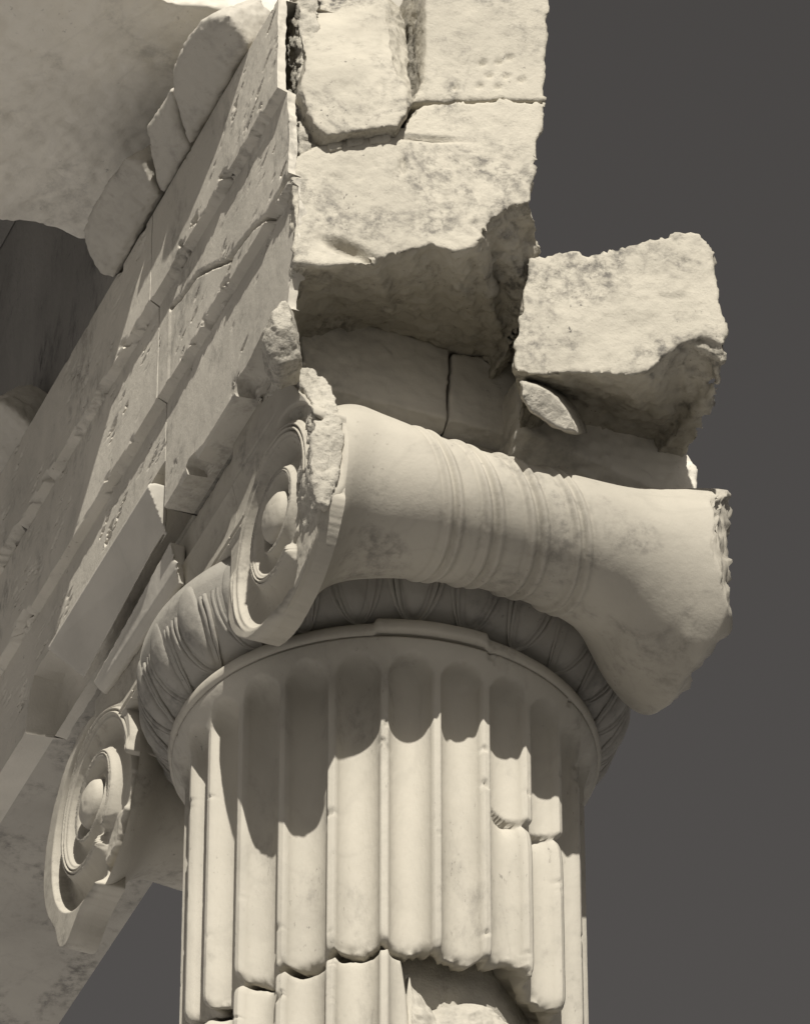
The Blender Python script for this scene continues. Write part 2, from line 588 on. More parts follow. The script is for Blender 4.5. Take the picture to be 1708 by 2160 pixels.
fa, frF = egg_frame(0.0372, 0.0036)
fb_, _ = egg_frame(0.0285, 0.0028)
frF = np.concatenate([frF, frF + len(fa)])
frV = np.concatenate([fa, fb_])
frV = frV + 0.0016 * np.stack([fbm(frV, 0.02, 3, k) for k in (1, 2, 3)], 1)
eggV = eggV + 0.0016 * np.stack([fbm(eggV, 0.02, 3, k) for k in (4, 5, 6)], 1)
egg0 = fr0 = None
for k in range(24):
    t = A_VIEW + (k + 0.5) * PITCHA
    if egg0 is None:
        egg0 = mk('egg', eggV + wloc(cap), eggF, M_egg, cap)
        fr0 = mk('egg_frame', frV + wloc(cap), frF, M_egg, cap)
        eo, fo = egg0, fr0
    else:
        eo, fo = egg0.copy(), fr0.copy()
        sc.collection.objects.link(eo)
        sc.collection.objects.link(fo)
    for o in (eo, fo):
        o.parent = cap
        o.location = EL
        wob = math.sin(k * 12.9) * 0.5
        o.rotation_euler = (0, 0, t + 0.012 * wob)
        o.scale = (1.0 - 0.006 * abs(math.sin(k * 7.7)), 1.0, 1.0 + 0.05 * wob)

# bolsters
tx = np.array([-0.295, -0.265, -0.25, -0.225, -0.19, -0.14, -0.09, -0.018, 0.054, 0.125, 0.182, 0.232, 0.282, 0.325, 0.352, 0.375])
tr = np.array([0.160, 0.156, 0.148, 0.134, 0.118, 0.106, 0.098, 0.091, 0.091, 0.098, 0.109, 0.127, 0.147, 0.160, 0.165, 0.166])
tz = np.array([0.069, 0.075, 0.094, 0.124, 0.139, 0.148, 0.150, 0.151, 0.149, 0.141, 0.129, 0.115, 0.106, 0.101, 0.100, 0.099])
RINGS = [(-0.104, 0.0036), (-0.088, 0.0042), (-0.045, 0.0048), (-0.026, 0.0042), (0.020, 0.0048), (0.039, 0.0042), (0.086, 0.0044), (0.100, 0.0034)]

def bolster(sy, name, label, ragged):
    nx, na = 260, 150
    xs = np.linspace(-0.290, 0.372, nx)
    ph = np.linspace(0, 2 * math.pi, na, endpoint=False)
    # smooth profile
    from_x = np.linspace(-0.295, 0.375, 400)
    def sm(t):
        y = np.interp(from_x, tx, t)
        k = np.ones(25) / 25
        yp = np.pad(y, 12, mode='edge')
        return np.convolve(yp, k, 'valid')
    pr, pz = sm(tr), sm(tz)
    X, PH = np.meshgrid(xs, ph, indexing='ij')
    Rr = np.interp(X, from_x, pr)
    Zc = np.interp(X, from_x, pz)
    C, S = np.cos(PH), np.sin(PH)
    b = 0
    for x0, h in RINGS:
        b = b + h * 0.95 * np.exp(-((X - x0) / 0.0045) ** 2)
        b = b - 0.0022 * np.exp(-((X - x0 - 0.009) / 0.0035) ** 2) - 0.0022 * np.exp(-((X - x0 + 0.009) / 0.0035) ** 2)
    shear = 0.030 * sstep(-0.22, -0.10, X) * (1 - sstep(0.12, 0.27, X))
    P0 = np.stack([X.ravel(), sy * EY + Rr.ravel() * C.ravel() , Zc.ravel() + Rr.ravel() * S.ravel()], -1)
    wear = fbm(P0, 0.03, 4, 7.0 + sy).reshape(X.shape)
    b = b * np.clip(1.0 + 0.6 * np.minimum(fbm(P0, 0.09, 3, 3.0).reshape(X.shape), 0.0), 0.7, 1.0)
    lump = 0.0020 * fbm(P0, 0.14, 3, 1.0).reshape(X.shape) + 0.0005 * wear
    RR = Rr + b + lump
    xe = X - shear * S
    if ragged:      # broken right-hand end
        cs = np.stack([np.cos(ph), np.sin(ph), 0 * ph], -1)
        lim = 0.322 + 0.018 * np.cos(ph - rad(110)) + 0.018 * fbm(cs, 0.9, 2, 3.3) - 0.012 * sstep(rad(215), rad(265), ph) * (1 - sstep(rad(300), rad(340), ph))
        rag = 0.034 * fbm(cs, 0.40, 3, 6.3)
    else:
        lim = np.full(na, 0.335)
        rag = 0 * ph
    K0 = 0.15
    w_ = np.clip((X - K0) / (0.372 - K0), 0, 1)
    Xc = np.where(X > K0, K0 + w_ * (lim[None] - K0) + rag[None] * w_ ** 4, X)
    wst = sstep(-0.27, -0.10, X) * (1 - sstep(0.10, 0.31, X))       # the waist stands out from the volutes
    YC = sy * (EY + 0.046 * wst)
    Zc = Zc - 0.036 * wst
    xe = Xc - shear * S - 0.016 * wst
    RR = RR * (1 - 0.10 * np.clip((w_ - 0.90) / 0.10, 0, 1) ** 2)
    V = np.stack([xe, YC + RR * C, Zc + RR * S], -1)
    rows = [V[i] for i in range(nx)]
    last = V[-1]
    c0 = last.mean(0)
    for s_, dx in ((0.97, 0.006), (0.9, 0.0), (0.75, -0.012), (0.5, -0.02), (0.2, -0.02), (0.02, -0.02)):
        q = c0 + (last - c0) * s_
        q[:, 0] = last[:, 0] * s_ + c0[0] * (1 - s_) + dx + 0.02 * fbm(q, 0.035, 4, 2.0)
        rows.append(q)
    VV = np.concatenate(rows)
    if ragged:
        nn = np.array([0.80, -0.25, -0.52]); nn /= np.linalg.norm(nn)
        p0 = np.array([0.322, -0.50, 0.0])
        d = (VV - p0) @ nn - 0.035 * fbm(VV, 0.06, 5, 6.0) - 0.006 * facets(VV, 0.03, 3)
        VV = VV - np.clip(d, 0, None)[:, None] * nn
        nn = np.array([0.74, -0.67, 0.05]); nn /= np.linalg.norm(nn)
        p0 = at(1528, 1230, 1, -0.49)
        d = (VV - p0) @ nn - 0.022 * fbm(VV, 0.05, 5, 16.0) - 0.005 * facets(VV, 0.025, 7)
        VV = VV - np.clip(d, 0, None)[:, None] * nn
    if ragged:      # flat break behind the near volute
        fr = (VV[:, 0] < -0.262) & (VV[:, 2] > -0.01)
        lim_y = -0.502 + np.clip(VV[:, 2] - 0.15, 0, 1) * 0.5 + 0.004 * fbm(VV, 0.02, 3, 2.0)
        VV[:, 1] = np.where(fr, np.maximum(VV[:, 1], lim_y), VV[:, 1])
    o = mk(name, VV, grid_faces(len(rows), na, True, False), M_cap, cap)
    if label: tag(o, label)
    return o
bolster(-1, 'bolster', 'near bolster, a waisted roll with four pairs of raised rings and a broken end', True)
bolster(1, 'bolster', 'far bolster, mostly hidden behind the column', False)

# volute faces and the channel that joins them, one carved relief each
K = 1.9
def spiral_h(y, z, sy):
    """relief of a volute; y mirrored so both scrolls open towards the middle"""
    q = y * -sy                      # +q points to the middle of the capital
    r = np.hypot(q, z) + 1e-9
    ph = np.arctan2(z, q)            # q to the middle
    prog = (math.pi / 2 - ph) / (2 * math.pi)
    t = np.log(r / 0.131) / math.log(K) - prog      # whole numbers on the fillet
    f = t - np.floor(t)
    turn = np.floor(t) + prog
    size = np.clip(r / 0.13, 0.25, 1.1)
    h = -0.021 * size ** 0.8 * np.sin(np.pi * np.clip((f - 0.13) / 0.70, 0, 1)) ** 0.7
    for c, wd, am in ((0.0, 0.030, 0.0055), (1.0, 0.030, 0.0055), (0.075, 0.022, 0.0042), (0.925, 0.024, 0.0042)):
        h = h + am * size ** 0.6 * np.exp(-((f - c) / wd) ** 2)
    for c in (0.037, 0.963):
        h = h - 0.0035 * size ** 0.6 * np.exp(-((f - c) / 0.014) ** 2)
    bd = sstep(0.152, 0.160, r)
    h = h * (1 - bd) + 0.002 * bd
    h = h * sstep(0.040, 0.050, r) - 0.010 * (1 - sstep(0.040, 0.050, r))
    return h, r

def face(name, y0, y1, inside, hfun, label, step=0.0014, back=0.045, mat=M_cap, xoff=None):
    ny = int((y1 - y0) / step) + 1
    zs = np.arange(-0.12, 0.335, step)
    ys = np.linspace(y0, y1, ny)
    Y, Z = np.meshgrid(ys, zs, indexing='ij')
    h = hfun(Y, Z)
    P0 = np.stack([0 * Y.ravel(), Y.ravel(), Z.ravel()], -1)
    h = h + 0.0010 * fbm(P0, 0.03, 4, 4.0).reshape(Y.shape)
    ins = inside(Y, Z, fbm(P0, 0.035, 4, 12.0).reshape(Y.shape))
    X = XF - h
    V = np.stack([X, Y, Z], -1).reshape(-1, 3)
    F = grid_faces(ny, len(zs), flip=False)
    fi = ins.ravel()
    F = F[fi[F].all(1)]
    # close it: side walls down to a back plane
    e = np.concatenate([F[:, [0, 1]], F[:, [1, 2]], F[:, [2, 3]], F[:, [3, 0]]])
    key = np.sort(e, 1)
    key = key[:, 0].astype(np.int64) * len(V) + key[:, 1]
    _, idx, cnt = np.unique(key, return_index=True, return_counts=True)
    be = e[idx[cnt == 1]]
    bv = np.unique(be)
    # smooth the cut outline a little
    Vs = V.copy()
    for _ in range(7):
        acc = np.zeros((len(V), 3)); c_ = np.zeros(len(V))
        for a_, b_ in ((0, 1), (1, 0)):
            np.add.at(acc, be[:, a_], Vs[be[:, b_]]); np.add.at(c_, be[:, a_], 1)
        nv = Vs.copy(); nv[bv] = 0.4 * Vs[bv] + 0.6 * acc[bv] / c_[bv][:, None]
        Vs = nv
    V = Vs
    nb = np.full(len(V), -1)
    L1 = V[bv].copy(); L1[:, 0] = XF + back * 0.5
    L2 = V[bv].copy(); L2[:, 0] = XF + back
    r_ = 0.0012 * fbm(L1, 0.05, 3, 9.0)
    L1[:, 1] += r_; L1[:, 2] += r_
    nb[bv] = np.arange(len(bv))
    o1, o2 = len(V), len(V) + len(bv)
    S1 = np.stack([be[:, 1], be[:, 0], o1 + nb[be[:, 0]], o1 + nb[be[:, 1]]], 1)
    S2 = np.stack([o1 + nb[be[:, 1]], o1 + nb[be[:, 0]], o2 + nb[be[:, 0]], o2 + nb[be[:, 1]]], 1)
    VV = np.concatenate([V, L1, L2])
    FF = np.concatenate([F, S1, S2])
    used = np.unique(FF)
    mp = np.full(len(VV), -1); mp[used] = np.arange(len(used))
    o = mk(name, VV[used], mp[FF], mat, cap)
    if label: tag(o, label)
    return o

def canal_h(Y, Z):
    h = -0.008 * np.sin(np.pi * np.clip((Z - 0.155) / (0.245 - 0.155), 0, 1)) ** 0.8
    h = h + 0.004 * np.exp(-((Z - 0.142) / 0.0035) ** 2) - 0.004 * np.exp(-((Z - 0.149) / 0.002) ** 2) + 0.003 * np.exp(-((Z - 0.155) / 0.003) ** 2)
    h = h - 0.006 * np.exp(-((Z - 0.252) / 0.0025) ** 2)
    return h

def near_h(Y, Z):
    h, r = spiral_h(Y + EY, Z - EZ, -1)
    top = sstep(0.150, 0.175, r)
    ch = canal_h(Y, Z) * sstep(-EY - 0.02, -EY + 0.12, Y)
    wc = sstep(0.133, 0.15, r) * sstep(-0.03, 0.01, Y + EY) * sstep(0.0, 0.02, Z - EZ)
    h = h * (1 - wc) + ch * wc
    # damage: lower right of the scroll has flaked away
    P0 = np.stack([0 * Y.ravel(), Y.ravel(), Z.ravel()], -1)
    nn = fbm(P0, 0.05, 4, 3.0).reshape(Y.shape)
    k = sstep(0.0, 0.008, (-(Y + EY) - 0.045 + 0.03 * nn)) * sstep(0.0, 0.008, (EZ - Z) + 0.0 + 0.03 * nn) * sstep(0.088, 0.094, r + 0.02 * nn)
    return h * (1 - k) + k * (-0.012 + 0.006 * nn)

def near_in(Y, Z, nn):
    r = np.hypot(Y + EY, Z - EZ)
    disc = r < RV + 0.004 * nn + 0.020 * np.clip((Y + EY) / np.maximum(r, 1e-6), 0, 1)
    up = (Z > EZ) & (Z < 0.318) & (Y > -EY - RV * 0.93 - 0.02 + 0.03 * nn - 0.0 * Z)
    slope = Y > (-0.500 + np.clip(Z - 0.15, 0, 1) * 0.75 + 0.012 * nn)       # the broken right edge leans
    mid = (Y > -EY) & (Z > 0.139)
    return ((disc & slope) | (up & slope) | mid) & (Y < -0.19)

def far_h(Y, Z):
    h, r = spiral_h(Y - EY, Z - EZ, 1)
    ch = canal_h(Y, Z) * (1 - sstep(EY - 0.12, EY + 0.02, Y))
    wc = sstep(0.133, 0.15, r) * sstep(-0.03, 0.01, EY - Y) * sstep(0.0, 0.02, Z - EZ)
    h = h * (1 - wc) + ch * wc
    P0 = np.stack([0 * Y.ravel(), Y.ravel(), Z.ravel()], -1)
    nn = fbm(P0, 0.05, 4, 13.0).reshape(Y.shape)
    k = sstep(0.0, 0.008, (EY - Y) - 0.03 + 0.03 * nn) * sstep(0.0, 0.008, (EZ - Z) - 0.065 + 0.03 * nn)
    return h * (1 - k) + k * (-0.014 + 0.008 * nn)

def far_in(Y, Z, nn):
    r = np.hypot(Y - EY, Z - EZ)
    disc = r < RV * 1.01 + 0.003 * nn + 0.036 * np.clip((Y - EY) / np.maximum(r, 1e-6), 0, 1) + 0.05 * np.exp(-((Y - EY - 0.09) / 0.035) ** 2 - ((Z - EZ + 0.165) / 0.04) ** 2)
    bite = (Y < EY - 0.03) & (Z < EZ - 0.01 + 0.05 * nn) & (r > 0.125 + 0.02 * nn)
    up = (Z > EZ) & (Z < 0.252) & (Y < EY) & ((Z > 0.139))
    return (disc & ~bite | up) & (Y > 0.19)

def mid_in(Y, Z, nn):
    return (Z > 0.139 + 0.012 * np.minimum(nn, 0)) & (Z < 0.252)

def dome(name, sy, label=None):
    k, q = 14, 40
    rr_ = np.linspace(0, 1, k)
    aa_ = np.linspace(0, 2 * math.pi, q, endpoint=False)
    Rg, Ag = np.meshgrid(rr_, aa_, indexing='ij')
    P = np.stack([XF + 0.004 - 0.018 * np.sqrt(np.clip(1 - Rg ** 2, 0, 1)), sy * EY + 0.037 * Rg * np.cos(Ag), EZ + 0.037 * Rg * np.sin(Ag)], -1).reshape(-1, 3)
    P[:, 0] += 0.0025 * fbm(P, 0.015, 3, 5.0)
    return P, grid_faces(k, q, True, True)

vn = face('volute', -0.56, -0.188, near_in, near_h, 'near volute, scroll with its outer edge broken off')
mk('eye', *dome('eye', -1), M_cap, vn)
face('channel', -0.19, 0.19, mid_in, canal_h, None)
vf = face('volute', 0.188, 0.56, far_in, far_h, 'far volute, half hidden by the echinus')
mk('eye', *dome('eye', 1), M_cap, vf)

# abacus slab between bolsters and entablature
def slabmesh(x0, x1, y0, y1, z0, z1, inset):
    l0 = [(x0 + inset, y0 + inset, z0), (x1 - inset, y0 + inset, z0), (x1 - inset, y1 - inset, z0), (x0 + inset, y1 - inset, z0)]
    l1 = [(x0 + 0.2 * inset, y0 + 0.2 * inset, z0 + 0.4 * (z1 - z0)), (x1 - 0.2 * inset, y0 + 0.2 * inset, z0 + 0.4 * (z1 - z0)), (x1 - 0.2 * inset, y1 - 0.2 * inset, z0 + 0.4 * (z1 - z0)), (x0 + 0.2 * inset, y1 - 0.2 * inset, z0 + 0.4 * (z1 - z0))]
    l2 = [(x0, y0, z1), (x1, y0, z1), (x1, y1, z1), (x0, y1, z1)]
    return [l0, l1, l2]
rock('abacus', slabmesh(-0.300, 0.300, -0.325, 0.36, 0.13, 0.313, 0.045), M_cap, cap, voxel=0.006, rough=0.002)

# ridge of broken marble along the outer edge of the near volute
strip = [((569, 808), (598, 764), -0.350, -0.385), ((588, 782), (633, 752), -0.385, -0.415), ((612, 788), (668, 786), -0.41, -0.45),
         ((630, 802), (694, 801), -0.44, -0.476), ((644, 824), (708, 835), -0.462, -0.492), ((660, 850), (720, 872), -0.488, -0.503),
         ((661, 900), (726, 918), -0.501, -0.508), ((655, 940), (724, 963), -0.501, -0.508), ((648, 976), (716, 1000), -0.501, -0.507),
         ((660, 1020), (706, 1036), -0.500, -0.506), ((666, 1058), (690, 1074), -0.500, -0.503)]
loops = []
for k, (l_, r_, yl, yr) in enumerate(strip):
    A_, B_ = at(*l_, 1, yl), at(*r_, 1, yr)
    A_[0] = max(A_[0], -0.312)
    Mp = 0.5 * (A_ + B_) + np.array([0, -0.006, 0])
    bk = np.array([0.0, 0.07, 0.0])
    loops.append([A_, Mp, B_, B_ + bk, Mp + bk, A_ + bk + np.array([0.008, 0, 0])])
rock('volute_edge', loops, M_frac, cap, voxel=0.0028, rough=0.006, size=0.03, seed=2.0)

# ------------------------------------------------------------------ front architrave
LEV = [0.316, 0.506, 0.511, 0.680, 0.684, 0.851]
XL, XM, XT = -0.3440, -0.3590, -0.3740

def facade(name, y0, y1, label, cat, bottom=None, far=False, step=0.0035, chips=1.0, group=None):
    """one architrave stone with its three stepped fasciae, its ragged lower edge and its soffit"""
    ny = int((y1 - y0) / (step if not far else 0.008)) + 1
    ys = np.linspace(y0, y1, ny)
    n1 = fbm(np.stack([ys, 0 * ys, 0 * ys], -1), 0.05, 5, 4.4)
    zb = bottom(ys) if bottom else np.full(ny, LEV[0])
    rows = []
    def row(x, z):
        rows.append(np.stack([np.broadcast_to(x, ny), ys, np.broadcast_to(z, ny)], -1))
    def P_(z):
        return np.stack([0 * ys, ys, np.broadcast_to(z, ny)], -1)
    row(np.where(ys < -0.44, -0.335, np.where(ys < -0.31, -0.305, -0.035)), LEV[0] + 0.002)
    row(np.where(ys < -0.44, -0.335, -0.30), LEV[0] + 0.002)
    broken = zb > LEV[0] + 0.012
    for s_ in np.linspace(0.02, 0.97, 14):
        z = LEV[0] + (zb - LEV[0]) * s_
        pn = fbm(P_(z) + s_, 0.04, 4, 2.0)
        row(np.where(broken & (ys > -0.46), -0.312 + (0.03 if far else 0.0) - 0.022 * s_ ** 4 + 0.012 * pn, XL + 0.004 * (1 - s_)), z)
    def face_rows(x, za, zb_, k, ragged=0.0, holes=0.0, crk=None):
        for s_ in np.linspace(0, 1, k):
            z = za + (zb_ - za) * s_
            p = P_(z)
            c = fbm(p * np.array([1, 0.55, 1]), 0.03, 4, 7.0)
            big0 = 0.5 * fbm(p * np.array([1, 1, 0]), 0.16, 2, 40.0) - 0.03
            xx = x + 0.0012 * fbm(p, 0.05, 4, 1.0)
            xx = xx + ragged * chips * np.clip(c * 1.2 + big0 - s_ * 3.0, 0, 0.5) * 0.05
            ps = p * np.array([1, 0.35, 1.2]) + np.array([0, 0, 0.6]) * p[:, [1]]
            hh = fbm(ps, 0.016, 3, 15.0)
            big = fbm(p, 0.12, 2, 31.0)
            xx = xx + holes * chips * 0.007 * sstep(0.12, 0.26, hh) * sstep(-0.05, 0.15, big)
            if crk is not None:
                zc_ = np.interp(ys, crk[0], crk[1], left=9, right=9) + 0.004 * fbm(p * np.array([1, 1, 0]), 0.02, 3, 3.0)
                xx = xx + 0.022 * np.exp(-((z - zc_) / 0.0030) ** 2) + 0.0015 * sstep(0.0, 0.01, zc_ - z) * (zc_ < 5)
            row(xx, z)
    r1 = 0.006 * n1
    face_rows(XL, zb, np.full(ny, LEV[1]), 60, 0.0, 1.3)
    face_rows(XM, LEV[2] + r1 * 0.4, np.full(ny, LEV[3]), 84, 1.9, 1.6, None if far else CRK)
    n2 = fbm(np.stack([ys, 0 * ys, 0 * ys], -1), 0.035, 5, 9.4)
    face_rows(XT, LEV[4] + 0.03 * np.clip(n2 - 0.05, 0, 1) * chips, np.full(ny, LEV[5]), 60, 2.6, 1.2)
    row(-0.34, LEV[5] + 0.003)
    row(-0.10, LEV[5] + 0.003)
    nr = len(rows)
    V = np.concatenate(rows)
    if y0 < -0.2:        # the corner leans: it is broken back towards the bottom
        ye = -0.495 - 0.036 * sstep(0.32, 0.42, V[:, 2]) + 0.010 * sstep(0.60, 0.70, V[:, 2])
        V[:, 1] = y1 + (V[:, 1] - y1) * (y1 - ye) / (y1 - y0)
    edge0 = np.tile(np.arange(ny) < 2, nr)
    V[:, 1] += (0.010 * fbm(V, 0.04, 4, 20.0)) * edge0 * (0.4 if y0 > -0.2 else 1.0)
    F = grid_faces(nr, ny, flip=False)
    # ends and back so that it is a stone and not a sheet
    k0 = np.arange(nr) * ny
    end0 = V[k0].copy(); end0[:, 0] = np.where(end0[:, 0] < -0.335, end0[:, 0] + 0.012 + 0.006 * fbm(end0, 0.03, 3, 2.0), end0[:, 0])
    end1 = V[k0 + ny - 1].copy(); end1[:, 0] = np.maximum(end1[:, 0], -0.20)
    b0 = len(V)
    V = np.concatenate([V, end0, end1])
    i = np.arange(nr - 1)
    E0 = np.stack([k0[:-1], k0[1:], b0 + i + 1, b0 + i], 1)
    E1 = np.stack([k0[1:] + ny - 1, k0[:-1] + ny - 1, b0 + nr + i, b0 + nr + i + 1], 1)
    F = np.concatenate([F, E0, E1])
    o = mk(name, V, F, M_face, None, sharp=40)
    o.data.materials.append(M_under)                 # soffit darkened as painted shade, with its mottled stains
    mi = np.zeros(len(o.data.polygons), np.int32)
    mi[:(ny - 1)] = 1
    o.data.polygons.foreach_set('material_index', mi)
    return tag(o, label, cat, group)

bl = sorted([(at(u, v, 0, XL)[1], at(u, v, 0, XL)[2]) for u, v in
             [(605, 650), (575, 690), (553, 700), (535, 742), (520, 770), (500, 800), (492, 840), (480, 872), (455, 905), (425, 940), (400, 965), (385, 1000), (374, 1028)]])
by = np.array([b[0] for b in bl]); bz = np.array([b[1] for b in bl])
def near_bottom(ys):
    q = np.interp(ys, by, bz)
    return np.maximum(q + 0.008 * fbm(np.stack([ys, 0 * ys, 0 * ys], -1), 0.02, 4, 1.5), LEV[0] + 0.002)
JY = -0.022
def far_bottom(ys):
    n_ = fbm(np.stack([ys, 0 * ys, 0 * ys], -1), 0.03, 4, 6.5)
    q = 0.403 + 0.006 * n_
    return q + (LEV[0] - q) * sstep(0.52, 0.56, ys)
_c = sorted([tuple(at(u, v, 0, XM)[1:]) for u, v in [(640, 345), (622, 362), (592, 396), (560, 452), (545, 482), (520, 500), (482, 550), (470, 566), (440, 574), (410, 588), (378, 632), (358, 652)]])
CRK = (np.array([c[0] for c in _c]), np.array([c[1] for c in _c]))
facade('architrave_block', -0.500, JY - 0.0015, 'near corner architrave stone, three stepped bands with a ragged broken lower edge', 'architrave', near_bottom)
facade('architrave_block', JY + 0.0015, 2.1, 'long architrave stone running away to the lower left behind the clean new patch', 'architrave', far_bottom, True)

# the clean marble repair set into the lower edge
def prism_y(prof, y0s, y1s):
    return [[(x, y, z) for (x, z), y in zip(prof, ys)] for ys in (y0s, y1s)]
t0 = at(312, 1021, 0, -0.362); g0 = at(356, 1134, 0, -0.322); t1 = at(99, 1366, 0, -0.362); g1 = at(190, 1441, 0, -0.322)
def nprof(t_, g_, ty, gy):
    return [(-0.362, ty, t_ - 0.003), (-0.359, ty, t_ + 0.004), (-0.350, ty, t_ + 0.007), (-0.33, ty, t_ + 0.006), (-0.325, gy, g_ + 0.01), (-0.322, gy, g_)]
nb = thing('repair_block', 'smooth clean repair block let into the lower edge of the front architrave', 'marble block', (-0.34, 0.2, g0[2]))
rock('block', [nprof(t0[2], g0[2], t0[1], g0[1]), nprof(t1[2], g1[2], t1[1], g1[1])], M_new, nb, voxel=0.0025, smooth=1, rough=0.0004)
l0 = at(358, 1142, 0, -0.324); l1 = at(380, 1190, 0, -0.316); l2 = at(378, 1230, 0, -0.308)
e0 = at(196, 1438, 0, -0.324); e1 = at(208, 1448, 0, -0.316); e2 = at(236, 1420, 0, -0.308)
rock('lower_moulding', [[(-0.324, l0[1], l0[2]), (-0.317, l1[1], l1[2]), (-0.308, l2[1], l2[2]), (-0.30, l2[1], l2[2]), (-0.30, l0[1], l0[2])],
                        [(-0.324, e0[1], e0[2]), (-0.317, e1[1], e1[2] - 0.004), (-0.308, e1[1], e1[2] - 0.012), (-0.30, e1[1], e1[2] - 0.012), (-0.30, e0[1], e0[2])]], M_new, nb, voxel=0.0025, smooth=1, rough=0.0005)

# small remnant of the lowest band at the corner
sm_ = [(603, 648), (615, 658), (622, 673), (631, 710), (636, 755), (626, 760), (590, 768), (571, 753), (555, 723), (553, 698), (569, 675), (587, 655)]
f0 = [at(u, v, 1, -0.497) for u, v in sm_]
c0 = np.mean(f0, 0)
ft = [c0 + (p - c0) * 0.55 + np.array([-0.01, -0.028, 0.012]) for p in f0]
f2 = [p + np.array([0.02, 0.05, 0.0]) for p in f0]
o = rock('broken_corner', [ft, f0, f2], M_frac, None, voxel=0.003, rough=0.005, size=0.04, seed=4.0)
tag(o, 'small rounded stub of broken marble just above the near volute', 'marble fragment')

# ------------------------------------------------------------------ sunlit end of the entablature
SL = 0.30
PLn = np.array([-SL, -1.0, 0.0]); PLp = np.array([-0.345, -0.530, 0.0])
def pl(u, v, out=0.0):
    n_ = PLn / np.linalg.norm(PLn) * -1
    nn = np.array([SL, 1.0, 0.0]) / math.hypot(SL, 1)
    return atp(u, v, PLp - nn * out, nn)

lip = [(621, 556), (673, 559), (730, 560), (788, 561), (821, 536), (861, 530), (908, 511), (955, 536), (998, 518), (1012, 503), (1031, 457), (1067, 435), (1124, 425)]
low = [(606, 648), (660, 662), (730, 679), (800, 696), (850, 708), (890, 720), (930, 735), (980, 745), (1030, 755), (1078, 765), (1100, 690), (1132, 640), (1142, 540)]
ldp = [-0.455, -0.39, -0.35, -0.335, -0.33, -0.33, -0.33, -0.33, -0.335, -0.36, -0.45, -0.50, -0.53]
top = [(1130, 373), (1136, 300), (1148, 260), (1152, 213), (1060, 212), (960, 214), (892, 216), (850, 268), (780, 280), (700, 292), (640, 318), (608, 345), (610, 374), (617, 430), (621, 482)]
F0 = [pl(u, v) for u, v in lip + top]
F1 = [at(u, v, 1, y) for (u, v), y in zip(low, ldp)] + [p + np.array([0, 0.06, 0]) for p in F0[len(lip):]]
F1[len(lip):] = [np.array([max(p[0], -0.334), p[1], p[2]]) for p in F1[len(lip):]]
F2 = [np.array([np.clip(p[0], -0.334, 0.02), -0.12, max(p[2], 0.43)]) for p in F1]
msk = fracture(0.22, 1.0, (-0.287, -0.958, 0), 0.9)
dn = [(pl(735, 524), pl(790, 545) - pl(690, 508), 0.036, 0.011, 0.016), (pl(800, 552), pl(840, 560) - pl(760, 540), 0.022, 0.008, 0.012),
      (pl(905, 293), pl(975, 296) - pl(840, 288), 0.050, 0.0045, 0.008), (pl(849, 345), pl(848, 370) - pl(850, 320), 0.018, 0.0035, 0.006)]
o = rock('end_block', [F0, F1, F2], M_block, None, voxel=0.004, rough=0.010, size=0.06, coarse=0.003, mask=msk, seed=1.0, pits=0.0014, dents=dn)
tag(o, 'large sunlit end block of the entablature with a dark broken underside above the capital', 'marble block')

E2 = [(896, 0), (896, 100), (893, 172), (866, 213), (960, 210), (1060, 208), (1150, 209), (1153, 120), (1158, 60), (1160, -60), (1050, -80), (896, -80)]
E2 = [(u, v + 2.5 if v > 205 else v) for u, v in E2]
F0 = [pl(u, v) for u, v in E2]
F1 = [p + np.array([0, 0.25, 0]) for p in F0]
o = rock('end_block', [F0, F1], M_block, None, voxel=0.0045, rough=0.005, size=0.06, coarse=0.003, mask=fracture(0.25, 1.0, (-0.287, -0.958, 0), 0.9), seed=11.0, pits=0.0018,
         dents=[(pl(u, v), pl(u + 6, v - 3) - pl(u, v), 0.006, 0.004, 0.007) for u, v in [(1018, 132), (1052, 130), (1075, 120), (1012, 180), (1032, 158), (1068, 160), (1050, 182), (960, 184), (1100, 168)]])
tag(o, 'sunlit upper right end block with peg holes against the dark sky', 'marble block')

E3 = [(642, 30), (650, 110), (632, 185), (650, 235), (664, 262), (690, 286), (760, 274), (806, 266), (842, 268), (862, 232), (880, 192), (876, 110), (884, 20), (884, -60), (760, -80), (642, -60)]
F0 = [pl(u, v, 0.022) for u, v in E3]
F1 = [p + np.array([0.03, 0.25, 0]) for p in F0]
ch = pl(780, 60, 0.022)
o = rock('end_block', [F0, F1], M_stained, None, voxel=0.004, smooth=1, rough=0.006, size=0.07, coarse=0.006, seed=21.0, mask=fracture(0.4, 1.0, (-0.287, -0.958, 0), 0.9),
         clips=[(pl(800, 60, 0.020), (0.50, -0.83, 0.22), 0.006), (pl(655, 150, 0.022), (-0.35, -0.93, 0.3), 0.01)])
tag(o, 'projecting upper left end block with grey weather stains', 'marble block')

# eroded upright strip between the end blocks and the front bands
E4 = [(604, -60), (606, 60), (612, 120), (604, 200), (612, 262), (606, 330), (625, 352), (660, 330), (690, 305), (672, 270), (652, 220), (640, 170), (652, 60), (652, -60)]
F0 = [pl(u, v, -0.002) for u, v in E4]
F1 = [p + np.array([0.02, 0.22, 0]) for p in F0]
F0 = [p + np.array([0.016, 0, 0]) for p in F0]
F1 = [np.array([max(p[0] + 0.02, -0.325), p[1], p[2]]) for p in F1]
o = rock('eroded_stone', [F0, F1], M_frac, None, voxel=0.004, rough=0.012, size=0.03, seed=31.0)
tag(o, 'narrow pitted upright strip of eroded stone at the corner of the entablature', 'marble block')
